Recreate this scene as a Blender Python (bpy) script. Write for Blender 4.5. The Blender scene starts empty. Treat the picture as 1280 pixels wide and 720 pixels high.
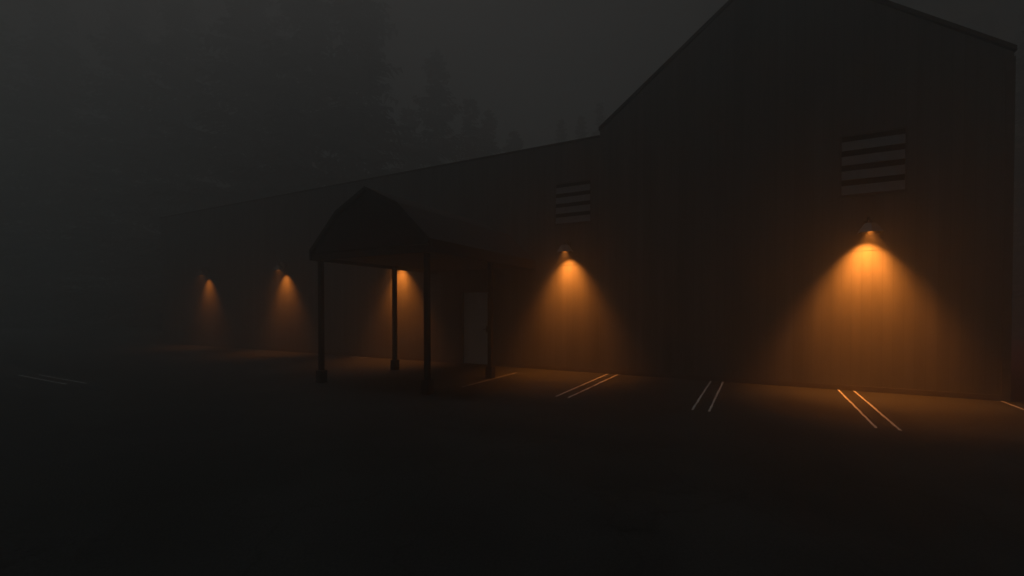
import bpy, bmesh, math, random
from mathutils import Vector, Matrix
random.seed(7)
R = math.radians
scene = bpy.context.scene
COL = scene.collection

# ------------------------------------------------------------------ frame
# camera stands at the origin, eye 1.6 m up; the facade runs along U (to the far left), N points from the
# camera into the facade
TH = R(61.6)
U = Vector((-math.sin(TH), math.cos(TH), 0)); N = Vector((math.cos(TH), math.sin(TH), 0))
WALL = 10.97
def P(s, n, z=0.0):
    v = U * s + N * n
    return Vector((v.x, v.y, z))
# local axes for everything that belongs to the building: x = -U (to the right), y = N (into the wall)
ROT = math.atan2(-U.y, -U.x)

# ------------------------------------------------------------------ helpers
def link(o, parent=None):
    COL.objects.link(o)
    if parent is not None: o.parent = parent
    return o
def tag(o, label, cat, group=None, kind=None):
    if label: o['label'] = label
    if cat: o['category'] = cat
    if group: o['group'] = group
    if kind: o['kind'] = kind
    return o
def empty(name, loc, rz=0.0):
    o = bpy.data.objects.new(name, None); o.location = loc; o.rotation_euler = (0, 0, rz); o.empty_display_size = .3
    return link(o)
def mesh(name, bm, mat, parent=None, bevel=0, smooth=False):
    bmesh.ops.recalc_face_normals(bm, faces=bm.faces[:])
    me = bpy.data.meshes.new(name); bm.to_mesh(me); bm.free()
    me.materials.append(mat)
    if smooth:
        for p in me.polygons: p.use_smooth = True
    o = bpy.data.objects.new(name, me)
    if bevel:
        b = o.modifiers.new('bevel', 'BEVEL'); b.width = bevel; b.segments = 2; b.limit_method = 'ANGLE'
    return link(o, parent)
def box(bm, x0, x1, y0, y1, z0, z1, m=None):
    vs = [bm.verts.new((x, y, z)) for x in (x0, x1) for y in (y0, y1) for z in (z0, z1)]
    if m is not None:
        for v in vs: v.co = m @ v.co
    for f in ((0,1,3,2),(4,6,7,5),(0,4,5,1),(2,3,7,6),(0,2,6,4),(1,5,7,3)): bm.faces.new([vs[i] for i in f])
def prism(bm, pts, y0, y1):
    """outline in x,z pushed from y0 to y1"""
    a = [bm.verts.new((x, y0, z)) for x, z in pts]; b = [bm.verts.new((x, y1, z)) for x, z in pts]
    bm.faces.new(a); bm.faces.new(b[::-1])
    for i in range(len(pts)):
        j = (i + 1) % len(pts); bm.faces.new((a[i], b[i], b[j], a[j]))
def frustum(bm, c, r0, r1, z0, z1, seg, a0=0.0, cap=True):
    a = [bm.verts.new((c[0]+r0*math.cos(a0+2*math.pi*i/seg), c[1]+r0*math.sin(a0+2*math.pi*i/seg), z0)) for i in range(seg)]
    b = [bm.verts.new((c[0]+r1*math.cos(a0+2*math.pi*i/seg), c[1]+r1*math.sin(a0+2*math.pi*i/seg), z1)) for i in range(seg)]
    for i in range(seg):
        j = (i+1) % seg; bm.faces.new((a[i], a[j], b[j], b[i]))
    if cap: bm.faces.new(a[::-1]); bm.faces.new(b)
    return a, b
def tube(bm, path, rad, seg=8):
    rings = []
    for k, p in enumerate(path):
        p = Vector(p); d = (Vector(path[min(k+1, len(path)-1)]) - Vector(path[max(k-1, 0)])).normalized()
        q = d.to_track_quat('Z', 'Y'); r = rad[k] if isinstance(rad, (list, tuple)) else rad
        rings.append([bm.verts.new(p + q @ Vector((r*math.cos(2*math.pi*i/seg), r*math.sin(2*math.pi*i/seg), 0))) for i in range(seg)])
    for a, b in zip(rings, rings[1:]):
        for i in range(seg):
            j = (i+1) % seg; bm.faces.new((a[i], a[j], b[j], b[i]))
    bm.faces.new(rings[0][::-1]); bm.faces.new(rings[-1])

# ------------------------------------------------------------------ materials
def mat(name, col, rough=.8, var=.25, scale=6.0, stretch=(1,1,1), bump=.0, metal=0.0, col2=None, fine=0.0, fscale=120.0, wave=None):
    m = bpy.data.materials.new(name); m.use_nodes = True
    nt = m.node_tree; L = nt.links; b = nt.nodes['Principled BSDF']
    b.inputs['Roughness'].default_value = rough; b.inputs['Metallic'].default_value = metal
    tc = nt.nodes.new('ShaderNodeTexCoord'); mp = nt.nodes.new('ShaderNodeMapping'); mp.inputs['Scale'].default_value = stretch
    L.new(tc.outputs['Object'], mp.inputs['Vector'])
    nz = nt.nodes.new('ShaderNodeTexNoise'); nz.inputs['Scale'].default_value = scale; nz.inputs['Detail'].default_value = 8; nz.inputs['Roughness'].default_value = .6
    L.new(mp.outputs['Vector'], nz.inputs['Vector'])
    rp = nt.nodes.new('ShaderNodeValToRGB'); rp.color_ramp.elements[0].position = .3; rp.color_ramp.elements[1].position = .72
    lo = col2 or tuple(c*(1-var) for c in col)
    hi = tuple(min(1, c*(1+var)) for c in col)
    rp.color_ramp.elements[0].color = (*lo, 1); rp.color_ramp.elements[1].color = (*hi, 1)
    L.new(nz.outputs['Fac'], rp.inputs['Fac'])
    out = rp.outputs['Color']
    h = nz.outputs['Fac']
    if fine:
        n2 = nt.nodes.new('ShaderNodeTexNoise'); n2.inputs['Scale'].default_value = fscale; n2.inputs['Detail'].default_value = 4
        L.new(tc.outputs['Object'], n2.inputs['Vector'])
        mr = nt.nodes.new('ShaderNodeMapRange'); mr.inputs['From Min'].default_value = .3; mr.inputs['From Max'].default_value = .7
        mr.inputs['To Min'].default_value = 1-fine; mr.inputs['To Max'].default_value = 1+fine
        L.new(n2.outputs['Fac'], mr.inputs['Value'])
        mx = nt.nodes.new('ShaderNodeVectorMath'); mx.operation = 'SCALE'
        L.new(out, mx.inputs[0]); L.new(mr.outputs['Result'], mx.inputs['Scale']); out = mx.outputs['Vector']; h = n2.outputs['Fac']
    L.new(out, b.inputs['Base Color'])
    if bump:
        bp = nt.nodes.new('ShaderNodeBump'); bp.inputs['Strength'].default_value = bump; bp.inputs['Distance'].default_value = .02
        L.new(h, bp.inputs['Height']); L.new(bp.outputs['Normal'], b.inputs['Normal'])
    return m
def board_mat(name, col, pitch=.16, axis='X'):
    """painted vertical boards: each board its own tone, a fine groove between boards, vertical grain"""
    m = mat(name, col, .85, .18, 3.0, (1, 1, .12), 0)
    nt = m.node_tree; L = nt.links; b = nt.nodes['Principled BSDF']
    tc = nt.nodes.new('ShaderNodeTexCoord'); sx = nt.nodes.new('ShaderNodeSeparateXYZ'); L.new(tc.outputs['Object'], sx.inputs[0])
    dv = nt.nodes.new('ShaderNodeMath'); dv.operation = 'DIVIDE'; dv.inputs[1].default_value = pitch; L.new(sx.outputs[axis], dv.inputs[0])
    fl = nt.nodes.new('ShaderNodeMath'); fl.operation = 'FLOOR'; L.new(dv.outputs[0], fl.inputs[0])
    fr = nt.nodes.new('ShaderNodeMath'); fr.operation = 'FRACT'; L.new(dv.outputs[0], fr.inputs[0])
    wn = nt.nodes.new('ShaderNodeTexWhiteNoise'); wn.noise_dimensions = '1D'; L.new(fl.outputs[0], wn.inputs['W'])
    mr = nt.nodes.new('ShaderNodeMapRange'); mr.inputs['To Min'].default_value = .92; mr.inputs['To Max'].default_value = 1.07; L.new(wn.outputs['Value'], mr.inputs['Value'])
    src = b.inputs['Base Color'].links[0].from_socket
    mx = nt.nodes.new('ShaderNodeVectorMath'); mx.operation = 'SCALE'; L.new(src, mx.inputs[0]); L.new(mr.outputs['Result'], mx.inputs['Scale'])
    L.new(mx.outputs['Vector'], b.inputs['Base Color'])
    # groove height
    pp = nt.nodes.new('ShaderNodeMath'); pp.operation = 'PINGPONG'; pp.inputs[1].default_value = .5; L.new(fr.outputs[0], pp.inputs[0])
    g = nt.nodes.new('ShaderNodeMapRange'); g.inputs['From Max'].default_value = .05; L.new(pp.outputs[0], g.inputs['Value'])
    gc = nt.nodes.new('ShaderNodeMapRange'); gc.inputs['To Min'].default_value = .7; gc.inputs['To Max'].default_value = 1; L.new(g.outputs['Result'], gc.inputs['Value'])
    m2 = nt.nodes.new('ShaderNodeVectorMath'); m2.operation = 'SCALE'; L.new(mx.outputs['Vector'], m2.inputs[0]); L.new(gc.outputs['Result'], m2.inputs['Scale'])
    L.new(m2.outputs['Vector'], b.inputs['Base Color'])
    bp = nt.nodes.new('ShaderNodeBump'); bp.inputs['Strength'].default_value = .45; bp.inputs['Distance'].default_value = .001
    L.new(g.outputs['Result'], bp.inputs['Height']); L.new(bp.outputs['Normal'], b.inputs['Normal'])
    return m

M = {}
def cracks(m, scale, width, dark):
    """hairline cracks and tar patches"""
    nt = m.node_tree; L = nt.links; b = nt.nodes['Principled BSDF']; tc = nt.nodes.new('ShaderNodeTexCoord')
    wn = nt.nodes.new('ShaderNodeTexNoise'); wn.inputs['Scale'].default_value = 1.3; wn.inputs['Detail'].default_value = 5; L.new(tc.outputs['Object'], wn.inputs['Vector'])
    ad = nt.nodes.new('ShaderNodeVectorMath'); ad.operation = 'MULTIPLY_ADD'; ad.inputs[1].default_value = (1.2, 1.2, 0); L.new(wn.outputs['Color'], ad.inputs[0]); L.new(tc.outputs['Object'], ad.inputs[2])
    v = nt.nodes.new('ShaderNodeTexVoronoi'); v.feature = 'DISTANCE_TO_EDGE'; v.inputs['Scale'].default_value = scale; L.new(ad.outputs['Vector'], v.inputs['Vector'])
    mr = nt.nodes.new('ShaderNodeMapRange'); mr.inputs['From Max'].default_value = width; mr.inputs['To Min'].default_value = dark; mr.inputs['To Max'].default_value = 1; L.new(v.outputs['Distance'], mr.inputs['Value'])
    st = nt.nodes.new('ShaderNodeTexNoise'); st.inputs['Scale'].default_value = .9; st.inputs['Detail'].default_value = 6; L.new(tc.outputs['Object'], st.inputs['Vector'])
    sr = nt.nodes.new('ShaderNodeMapRange'); sr.inputs['From Min'].default_value = .4; sr.inputs['From Max'].default_value = .62; sr.inputs['To Min'].default_value = .85; sr.inputs['To Max'].default_value = 1.12; L.new(st.outputs['Fac'], sr.inputs['Value'])
    mu = nt.nodes.new('ShaderNodeMath'); mu.operation = 'MULTIPLY'; L.new(mr.outputs['Result'], mu.inputs[0]); L.new(sr.outputs['Result'], mu.inputs[1])
    src = b.inputs['Base Color'].links[0].from_socket
    sc = nt.nodes.new('ShaderNodeVectorMath'); sc.operation = 'SCALE'; L.new(src, sc.inputs[0]); L.new(mu.outputs[0], sc.inputs['Scale']); L.new(sc.outputs['Vector'], b.inputs['Base Color'])
M['asphalt'] = mat('asphalt', (.038, .05, .051), .92, .3, .35, bump=.5, fine=.3, fscale=45)
cracks(M['asphalt'], .6, .012, .6)
M['board'] = board_mat('dark_board_siding', (.185, .204, .206))
M['trim'] = mat('dark_trim', (.16, .16, .16), .75, .2, 5)
M['roof'] = mat('dark_shingle', (.05, .049, .048), .9, .3, 9, bump=.4)
M['slat'] = mat('grey_slat', (.32, .39, .42), .7, .12, 7)
M['recess'] = mat('recess_black', (.02, .02, .02), .9, .2, 4)
M['door'] = mat('painted_door', (.74, .84, .86), .6, .08, 3, (1,1,.3))
M['metal'] = mat('dull_metal', (.3, .31, .31), .6, .1, 20, metal=.2)
M['iron'] = mat('black_iron', (.03, .03, .03), .6, .2, 20)
M['post'] = mat('dark_post', (.035, .034, .033), .85, .25, 6, (1,1,.2))
M['canopy'] = board_mat('canopy_board', (.03, .03, .03), .14)
M['soffit'] = mat('soffit', (.09, .09, .09), .85, .2, 4)
M['paint'] = mat('worn_white_paint', (.74, .84, .84), .85, .05, 5, fine=.25, fscale=30, col2=(.58, .66, .66))
M['spill_ground'] = mat('red_spill_ground', (.30, .055, .05), .9, .3, 5, bump=.3, fine=.2, fscale=30)  # red base colour stands in for lamp light spilling on the ground
M['needle'] = mat('conifer_needles', (.04, .044, .036), 1, .4, 1.5)
M['needle'].node_tree.nodes['Principled BSDF'].inputs['Specular IOR Level'].default_value = .05
M['bark'] = mat('conifer_bark', (.07, .055, .045), .95, .3, 6, (1,1,.3), .5)

m = bpy.data.materials.new('lamp_bulb'); m.use_nodes = True
b = m.node_tree.nodes['Principled BSDF']; b.inputs['Base Color'].default_value = (1, .6, .2, 1)
b.inputs['Emission Color'].default_value = (1, .36, .06, 1); b.inputs['Emission Strength'].default_value = .5
M['bulb'] = m

# ------------------------------------------------------------------ ground
bm = bmesh.new()
bmesh.ops.create_grid(bm, x_segments=2, y_segments=2, size=150)
g = mesh('ground', bm, M['asphalt']); g['kind'] = 'structure'; g['label'] = 'dark worn asphalt car park'

# ground beside the far right gable corner, red lamp spill painted into its colour
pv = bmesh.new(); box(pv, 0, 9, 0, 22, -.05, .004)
o = mesh('ground_spill_patch', pv, M['spill_ground']); o.location = P(-3.86, WALL + .02); o.rotation_euler.z = ROT; o['kind'] = 'structure'
o['label'] = 'ground with painted dull red lamp spill beside the gabled end'

# ------------------------------------------------------------------ painted lines
def painted_line(s0, n0, s1, n1, w, label, seed):
    a = P(s0, n0, .004); bb = P(s1, n1, .004); d = (bb - a); Ln = d.length
    rnd = random.Random(seed); bm = bmesh.new(); k = max(4, int(Ln / .12)); prev = None
    for i in range(k + 1):
        x = Ln * i / k
        l = bm.verts.new((x, -w/2 + rnd.uniform(-.005, .005), 0)); r = bm.verts.new((x, w/2 + rnd.uniform(-.005, .005), 0))
        if prev: bm.faces.new((prev[0], l, r, prev[1]))
        prev = (l, r)
    o = mesh('parking_line', bm, M['paint']); o.location = a; o.rotation_euler.z = math.atan2(d.y, d.x)
    tag(o, label, 'painted line', 'thin painted parking lines')
LW = .033
NEAR, FAR = 7.66, 10.93
for i, (s, far, lab) in enumerate([
    (-3.715, FAR, 'single thin white parking line at the right edge by the gable corner'),
    (-1.655, FAR, 'right line of the pair glowing yellow under the brightest wall lamp'),
    (-1.405, FAR, 'left line of the pair glowing yellow under the brightest wall lamp'),
    (.66, FAR, 'right line of the grey unlit pair between the two right hand lamps'),
    (.905, FAR, 'left line of the grey unlit pair between the two right hand lamps'),
    (2.99, FAR, 'right line of the orange tinted pair below the second wall lamp'),
    (3.23, FAR, 'left line of the orange tinted pair below the second wall lamp'),
    (5.31, 10.05, 'single faint parking line running from beside the right canopy posts')]):
    painted_line(s, NEAR, s, far, LW if far == FAR else .028, lab, i)
painted_line(11.33, 10.6, 11.33, 10.93, .06, 'right one of two short line ends at the wall behind the canopy', 20)
painted_line(11.75, 10.6, 11.75, 10.93, .06, 'left one of two short line ends at the wall behind the canopy', 21)
painted_line(12.85, 3.97, 15.7, 3.97, .03, 'nearer of two faint parallel lines alone on the far left asphalt', 22)
painted_line(12.65, 4.22, 15.3, 4.22, .03, 'farther of two faint parallel lines alone on the far left asphalt', 23)

# ------------------------------------------------------------------ the long building
# local frame: origin on the facade line at s=0, x = -s, y into the building
B = empty('hall_building', P(0, WALL), ROT)
tag(B, 'long dark board hall with a tall gabled end block and a lower flat roofed wing', 'building')
XL, XR = -3.46, 3.82                  # gabled block
PK, PKZ, EZ = .18, 8.82, 6.05
DEPTH = 16.0
bm = bmesh.new()
prism(bm, [(XL, -.3), (XR, -.3), (XR, EZ - .06), (PK, PKZ - .07), (XL, EZ - .06)], 0, DEPTH)
mesh('gable_wall', bm, M['board'], B)
# pitched roof: two slabs that overhang the walls slightly
bm = bmesh.new()
for x1, z1 in ((XL - .03, EZ), (XR + .03, EZ)):
    dx, dz = x1 - PK, z1 - PKZ
    pts = [(PK, PKZ + .035), (x1, z1 + .035), (x1, z1 - .045), (PK, PKZ - .055)]
    prism(bm, pts, -.02, DEPTH + .05)
mesh('pitched_roof', bm, M['roof'], B)
# wing
WX = -24.6; WZ = 5.83
bm = bmesh.new()
DX0, DX1, DZ = -7.57, -6.68, 2.08     # door opening
WXR = XL - .003
for x0, x1, z0, z1 in ((WX, DX0, -.3, WZ), (DX1, WXR, -.3, WZ), (DX0, DX1, DZ, WZ)):
    box(bm, x0, x1, 0, .22, z0, z1)
box(bm, WX, WX + .22, .22, 5, -.3, WZ)
box(bm, WX + .22, WXR, 4.78, 5, -.3, WZ)
mesh('wing_wall', bm, M['board'], B)
bm = bmesh.new(); box(bm, WX - .03, XL - .006, -.03, 5.03, WZ + .002, WZ + .05)
mesh('flat_roof', bm, M['roof'], B)
# thin flashing strips along the facade at lamp height
bm = bmesh.new(); box(bm, XL + .01, XR - .01, -.006, -.0005, 2.722, 2.734); mesh('seam_strip', bm, M['board'], B)
bm = bmesh.new(); box(bm, -5.0, XL - .02, -.006, -.0005, 2.722, 2.734); mesh('seam_strip', bm, M['board'], B)
bm = bmesh.new(); box(bm, WX + .02, -8.75, -.006, -.0005, 2.722, 2.734); mesh('seam_strip', bm, M['board'], B)
# plinth boards at the foot
bm = bmesh.new(); box(bm, XL + .004, XR + .012, -.014, -.001, 0, .10); mesh('plinth', bm, M['trim'], B)
bm = bmesh.new(); box(bm, DX1 + .12, XL, -.014, -.001, 0, .10); box(bm, WX, DX0 - .12, -.014, -.001, 0, .10); mesh('plinth', bm, M['trim'], B)
bm = bmesh.new(); box(bm, XR - .10, XR + .016, -.016, -.0015, .102, EZ - .14); box(bm, XR + .0015, XR + .016, .0, .1, .102, EZ - .14)
mesh('corner_board', bm, M['trim'], B)

# door
bm = bmesh.new()
box(bm, DX0, DX1, .07, .115, .012, DZ - .01)
dr = mesh('door', bm, M['door'], B, bevel=.004)
bm = bmesh.new()
for a in (DX0 - .10, DX1):
    box(bm, a, a + .10, -.018, -.001, 0, DZ + .1)
box(bm, DX0, DX1, -.018, -.001, DZ, DZ + .1)
mesh('frame', bm, M['trim'], dr)
bm = bmesh.new()
box(bm, DX1 - .13, DX1 - .07, .062, .069, .93, 1.11); tube(bm, [(DX1-.10, .064, 1.02), (DX1-.10, .02, 1.02), (DX1-.21, .02, 1.02)], .009)
mesh('handle', bm, M['iron'], dr)

# louvred vents
def vent(xc, zc, w, hgt):
    bm = bmesh.new(); box(bm, xc - w/2, xc + w/2, -.006, -.0015, zc - hgt/2, zc + hgt/2)
    v = mesh('louvre_vent', bm, M['recess'], B)
    bm = bmesh.new(); t = .035
    for a, c_, d, e in ((xc-w/2-t, xc-w/2, zc-hgt/2-t, zc+hgt/2+t), (xc+w/2, xc+w/2+t, zc-hgt/2-t, zc+hgt/2+t),
                        (xc-w/2, xc+w/2, zc+hgt/2, zc+hgt/2+t), (xc-w/2, xc+w/2, zc-hgt/2-t, zc-hgt/2)):
        box(bm, a, c_, -.035, -.001, d, e)
    mesh('frame', bm, M['trim'], v)
    n = 4; step = hgt / n; sh = step * .62
    for k in range(n):
        z0 = zc - hgt/2 + k*step + .008
        bm = bmesh.new()
        m_ = Matrix.Translation((0, -.034, z0)) @ Matrix.Rotation(R(-7), 4, 'X')
        box(bm, xc - w/2 + .004, xc + w/2 - .004, -.006, .006, 0, sh, m_)
        mesh('slat', bm, M['slat'], v)
vent(1.905, 4.385, .97, 1.14)
vent(-4.165, 4.30, .93, 1.02)

# ------------------------------------------------------------------ wall lamps
def lamp(s, label, power):
    t = empty('wall_lamp', P(s, WALL), ROT)
    tag(t, label, 'wall lamp', 'orange wall lamps along the facade')
    zb = 3.02; yc = -.30
    bm = bmesh.new()
    # six sided shade, open underneath, with a wall thickness
    a, b_ = frustum(bm, (0, yc), .215, .095, zb, zb + .175, 6, math.pi/6 + math.pi/3, cap=False)
    bm.faces.new(b_)
    sh = mesh('lamp_shade', bm, M['metal'], t)
    bm = bmesh.new()
    c_, d_ = frustum(bm, (0, yc), .208, .088, zb + .002, zb + .168, 6, math.pi/6 + math.pi/3, cap=False); bm.faces.new(d_)
    e_, f_ = frustum(bm, (0, yc), .204, .084, zb + .003, zb + .164, 6, math.pi/6 + math.pi/3, cap=False); bm.faces.new(f_)
    for i in range(6):
        j = (i+1) % 6; bm.faces.new((c_[i], e_[i], e_[j], c_[j]))
    mesh('shade_lining', bm, M['iron'], sh)
    bm = bmesh.new(); frustum(bm, (0, yc), .045, .03, zb + .176, zb + .235, 12)
    mesh('cap', bm, M['iron'], t)
    bm = bmesh.new()
    tube(bm, [(0, -.012, zb + .20), (0, -.09, zb + .30), (0, -.17, zb + .335), (0, -.25, zb + .31), (0, yc, zb + .236)], .013, 8)
    mesh('arm', bm, M['iron'], t)
    bm = bmesh.new(); box(bm, -.05, .05, -.014, -.001, zb + .12, zb + .28); mesh('wall_plate', bm, M['iron'], t, bevel=.004)
    bm = bmesh.new(); bmesh.ops.create_uvsphere(bm, u_segments=12, v_segments=8, radius=.016)
    bmesh.ops.translate(bm, verts=bm.verts, vec=(0, yc, zb + .152)); mesh('bulb', bm, M['bulb'], t, smooth=True)
    # the reflector throws a tight beam at the wall, the open shade a wider and weaker pool straight down
    for share, ang, tilt, blend in ((.84, 87, 9, 1), (.70, 86, -10, 1)):
        ld = bpy.data.lights.new('lamp_light', 'SPOT'); ld.energy = power*share; ld.color = (1, .245, .03); ld.spot_size = R(ang); ld.spot_blend = blend
        ld.shadow_soft_size = .02
        lo = bpy.data.objects.new('lamp_light', ld); link(lo, t); lo.location = (0, yc, zb + .09); lo.rotation_euler = (R(tilt), 0, 0)
    return t
PW = 590
lamp(-1.83, 'brightest and nearest orange wall lamp below the louvred vent on the gabled block', PW)
lamp(4.26, 'second orange wall lamp below the smaller louvred vent on the wing', PW * .6)
lamp(9.88, 'orange wall lamp seen between the middle posts of the entrance canopy', PW * .43)
lamp(15.52, 'dim orange wall lamp just left of the entrance canopy', PW * .27)
lamp(20.65, 'faintest and farthest orange wall lamp near the left end of the wing', PW * .165)

# ------------------------------------------------------------------ entrance canopy
CS = 6.85; CN = 6.6
t = empty('entrance_canopy', P(CS, CN), ROT)
tag(t, 'black gambrel roofed entrance canopy on four posts before the door', 'canopy')
LEN = WALL - CN - .03
HW = 1.62; KX, KZ, AZ, EVZ = .84, 3.62, 4.02, 2.88
outer = [(-HW, EVZ), (-KX, KZ), (0, AZ), (KX, KZ), (HW, EVZ)]
# roof shell
def inset(pts, d):
    return [(x * (1 - d / HW), z - d * 1.15) for x, z in pts]
inn = inset(outer, .06)
bm = bmesh.new(); prism(bm, outer + inn[::-1], -.06, LEN); mesh('gambrel_roof', bm, M['roof'], t)
bm = bmesh.new(); inn2 = inset(outer, .07); prism(bm, inn2 + [], 0.0, .05); mesh('gable_panel', bm, M['canopy'], t)
# eave beams and front beam
bm = bmesh.new()
for sx in (-1, 1):
    x0, x1 = (HW - .02, HW + .03) if sx > 0 else (-HW - .03, -HW + .02)
    box(bm, x0, x1, -.05, LEN, 2.64, 2.876)
mesh('fascia', bm, M['canopy'], t)
bm = bmesh.new(); box(bm, -HW + .022, HW - .022, -.02, .045, 2.64, 2.775); mesh('front_beam', bm, M['canopy'], t)
bm = bmesh.new(); box(bm, -HW + .022, HW - .022, .052, LEN, 2.72, 2.755); mesh('soffit', bm, M['soffit'], t)
for x in (-1.52, 1.40):
    for y in (.14, 2.42):
        bm = bmesh.new(); box(bm, x - .047, x + .047, y - .047, y + .047, .26, 2.638 if y < .2 else 2.718)
        pm = mesh('post', bm, M['post'], t, bevel=.006)
        bm = bmesh.new(); box(bm, x - .085, x + .085, y - .085, y + .085, 0, .262); mesh('base_block', bm, M['post'], pm, bevel=.01)

# ------------------------------------------------------------------ conifers
def conifer_meshes(H, rad, seed):
    rnd = random.Random(seed)
    tb = bmesh.new()
    tube(tb, [(0, 0, -.3), (.05, .02, H*.3), (-.03, .04, H*.7), (0, 0, H*.985)], [H*.014, H*.011, H*.006, H*.001], 8)
    cb = bmesh.new(); z = H*.02
    while z < H*.985:
        f = 1 - z/H
        L0 = rad*(f**.62)*(.75 + .25*math.sin(z*1.7+seed)) + .12
        nb = max(5, int(7 + 7*f))
        for k in range(nb):
            a = rnd.uniform(0, 2*math.pi); Lb = L0*rnd.uniform(.55, 1.15); droop = rnd.uniform(.10, .42)
            ca, sa = math.cos(a), math.sin(a); nseg = max(3, int(Lb/.4))
            for q in range(1, nseg+1):
                tt = q/nseg; x = Lb*tt; zz = z - droop*x + .12*x*tt
                w = (.3 + .6*abs(math.sin(min(1, tt*1.05)*math.pi))**.7)*.40*Lb*.7 + .24
                for sd in (-1, 1):
                    c = Vector((ca*x, sa*x, zz)); side = Vector((-sa, ca, 0))*sd
                    tip = c + side*w*rnd.uniform(.7, 1.2) + Vector((ca, sa, 0))*w*.55 + Vector((0, 0, -w*rnd.uniform(.15, .6)))
                    b0 = c + Vector((ca, sa, 0))*-.12; b1 = c + Vector((ca, sa, 0))*.22 + Vector((0,0,.03))
                    vs = [cb.verts.new(v) for v in (b0, tip, b1)]; cb.faces.new(vs)
            tipv = Vector((ca*Lb*1.12, sa*Lb*1.12, z - droop*Lb + .05*Lb)); c = Vector((ca*Lb*.8, sa*Lb*.8, z - droop*Lb*.8+.06*Lb)); side = Vector((-sa, ca, 0))*.14
            cb.faces.new([cb.verts.new(v) for v in (c+side, tipv, c-side)])
        z += H*.0135*rnd.uniform(.7, 1.3)*(1.2 if f > .5 else .9)
    top = [cb.verts.new(v) for v in ((-.1, 0, H*.96), (.1, .02, H*.96), (0, 0, H*1.0))]; cb.faces.new(top)
    def tomesh(nm, bm, mt):
        me = bpy.data.meshes.new(nm); bm.to_mesh(me); bm.free(); me.materials.append(mt); return me
    return tomesh('trunk', tb, M['bark']), tomesh('crown', cb, M['needle'])
PROT = [(conifer_meshes(26, 4.6, 3), 26), (conifer_meshes(26, 3.6, 11), 26), (conifer_meshes(26, 5.4, 23), 26)]
def conifer(x, y, H, kind, label, wide=1.0):
    (tm, cm), h0 = PROT[kind]
    t = empty('conifer_tree', (x, y, 0), random.uniform(0, 6.28)); k = H/h0; t.scale = (k*wide, k*wide, k)
    tag(t, label, 'tree', 'tall conifers fading into the fog')
    link(bpy.data.objects.new('trunk', tm), t); link(bpy.data.objects.new('crown', cm), t)
TREES = [
    (-13.2, 40.0, 34, 2, 'tall conifer whose right side borders the lighter sky, left of the pointed treetop', 1.0),
    (-18.3, 41.0, 34, 0, 'very tall conifer second left of the open sky, its top out of frame', 1.2),
    (-24.6, 43.0, 34, 2, 'very tall conifer standing above the dim lamp left of the canopy', 1.2),
    (-32.5, 45.0, 33, 2, 'very tall conifer standing above the farthest orange wall lamp', 1.1),
    (-39.5, 47.0, 35, 0, 'tall conifer third from the left edge, nearly lost in fog', 1.2),
    (-48.0, 48.0, 35, 2, 'tall conifer second from the left edge, nearly lost in fog', 1.1),
    (-57.0, 50.0, 35, 0, 'leftmost tall conifer, nearly lost in fog at the picture edge', 1.3),
    (-10.6, 47.0, 22.6, 0, 'lower conifer in the notch left of the pointed treetop', 1.2),
    (-7.5, 45.0, 27.3, 2, 'pointed conifer rising highest against the sky above the wing roof', .95),
    (-4.2, 46.0, 23.2, 0, 'shorter conifer on the right shoulder of the pointed one', 1.0),
    (-2.4, 47.0, 22.4, 1, 'thin conifer two steps right of the highest pointed one', 1.1),
    (.2, 48.0, 20.6, 1, 'low conifer top last in the row descending to the wing roof', 1.3),
    (5.6, 52.0, 23.6, 1, 'small spiky treetop peeking over the wing roof, left of two others', .8),
    (7.9, 52.0, 24.0, 1, 'small spiky treetop peeking over the wing roof, middle of three', .8),
    (10.0, 52.0, 25.6, 0, 'treetop beside the left gable eave, behind the wing roof', .7),
    (47.0, 46.0, 32.0, 0, 'conifer top just over the right roof slope', .9),
    (38.5, 33.0, 25.0, 2, 'conifer filling the narrow gap right of the gable corner, nearer one', 1.0),
    (45.5, 37.5, 28.0, 0, 'conifer filling the narrow gap right of the gable corner, farther one', 1.0),
    (51.5, 44.5, 34.0, 2, 'tall conifer at the top right corner beyond the gable', 1.0),
]
for x, y, H, kind, lab, wide in TREES: conifer(x*.9, y*.9, 1.6 + (H - 1.6)*.9, kind, lab, wide)

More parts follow.
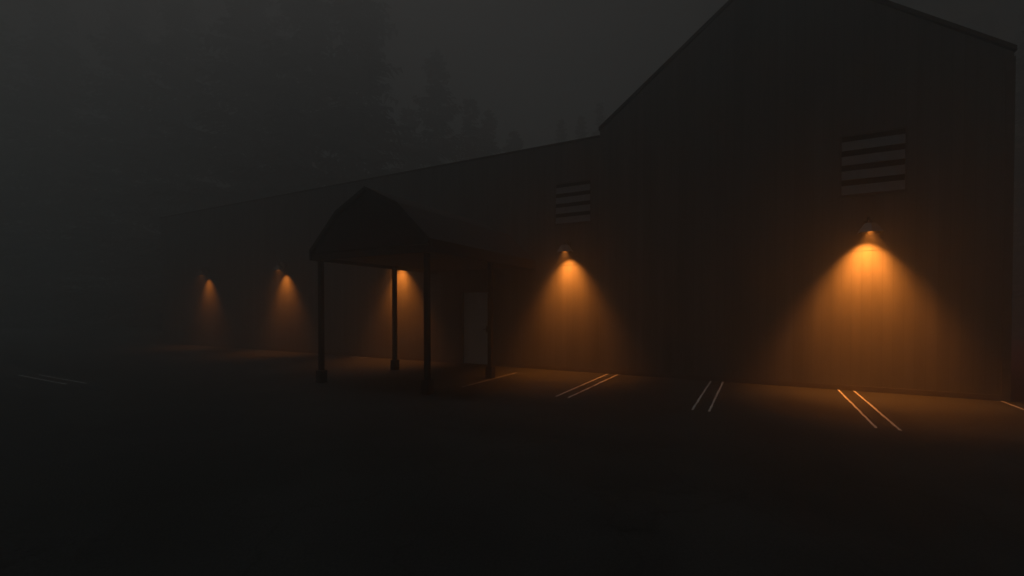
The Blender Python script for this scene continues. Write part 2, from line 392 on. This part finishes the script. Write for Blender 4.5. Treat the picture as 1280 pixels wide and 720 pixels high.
# ------------------------------------------------------------------ haze
bm = bmesh.new(); box(bm, -160, 160, -160, 160, -1.0, 33.2)
hz = mesh('haze', bm, bpy.data.materials.new('haze_air')); hz['kind'] = 'stuff'; hz['label'] = 'thick even night fog'
m = hz.data.materials[0]; m.use_nodes = True; nt = m.node_tree
nt.nodes.remove(nt.nodes['Principled BSDF']); pvn = nt.nodes.new('ShaderNodeVolumePrincipled')
pvn.inputs['Color'].default_value = (.88, .975, .985, 1); pvn.inputs['Density'].default_value = .040; pvn.inputs['Anisotropy'].default_value = .75
nt.links.new(pvn.outputs['Volume'], nt.nodes['Material Output'].inputs['Volume'])

# ------------------------------------------------------------------ moon and sky
MOON = (U * math.cos(R(2)) + N * math.sin(R(2))); EL = R(74)
md = Vector((MOON.x*math.cos(EL), MOON.y*math.cos(EL), math.sin(EL)))
ld = bpy.data.lights.new('moon', 'SUN'); ld.energy = .225; ld.angle = R(6); ld.color = (1, .78, .74)
lo = bpy.data.objects.new('moon', ld); link(lo); lo.rotation_euler = md.to_track_quat('Z', 'Y').to_euler(); lo.location = (30, -40, 60)
w = bpy.data.worlds.new('World'); scene.world = w; w.use_nodes = True; nt = w.node_tree
sk = nt.nodes.new('ShaderNodeTexSky'); sk.sky_type = 'NISHITA'; sk.sun_disc = False; sk.sun_elevation = EL; sk.sun_rotation = math.atan2(md.x, md.y)
sk.dust_density = 8
hs = nt.nodes.new('ShaderNodeHueSaturation'); hs.inputs['Saturation'].default_value = .06
tint = nt.nodes.new('ShaderNodeVectorMath'); tint.operation = 'MULTIPLY'; tint.inputs[1].default_value = (1.25, 1.0, .92)
bg = nt.nodes['Background']; bg.inputs['Strength'].default_value = .001
nt.links.new(sk.outputs[0], hs.inputs['Color']); nt.links.new(hs.outputs[0], tint.inputs[0]); nt.links.new(tint.outputs[0], bg.inputs['Color'])

# ------------------------------------------------------------------ camera
cd = bpy.data.cameras.new('camera'); cam = bpy.data.objects.new('camera', cd); link(cam)
cam.location = (0, 0, 1.6); cam.rotation_euler = (R(90) - math.atan(8/568.7), 0, 0)
cd.sensor_width = 36; cd.lens = 568.7/1280*36; cd.shift_y = 34/1280; cd.clip_start = .05; cd.clip_end = 2000
scene.camera = cam

vs = scene.view_settings; vs.view_transform = 'Standard'; vs.look = 'None'; vs.exposure = 0; vs.gamma = 1; vs.use_curve_mapping = False
cy = scene.cycles
cy.use_denoising = True; cy.max_bounces = 12; cy.diffuse_bounces = 2; cy.glossy_bounces = 2; cy.volume_bounces = 8; cy.transparent_max_bounces = 8
cy.sample_clamp_indirect = 2.0; cy.use_fast_gi = False
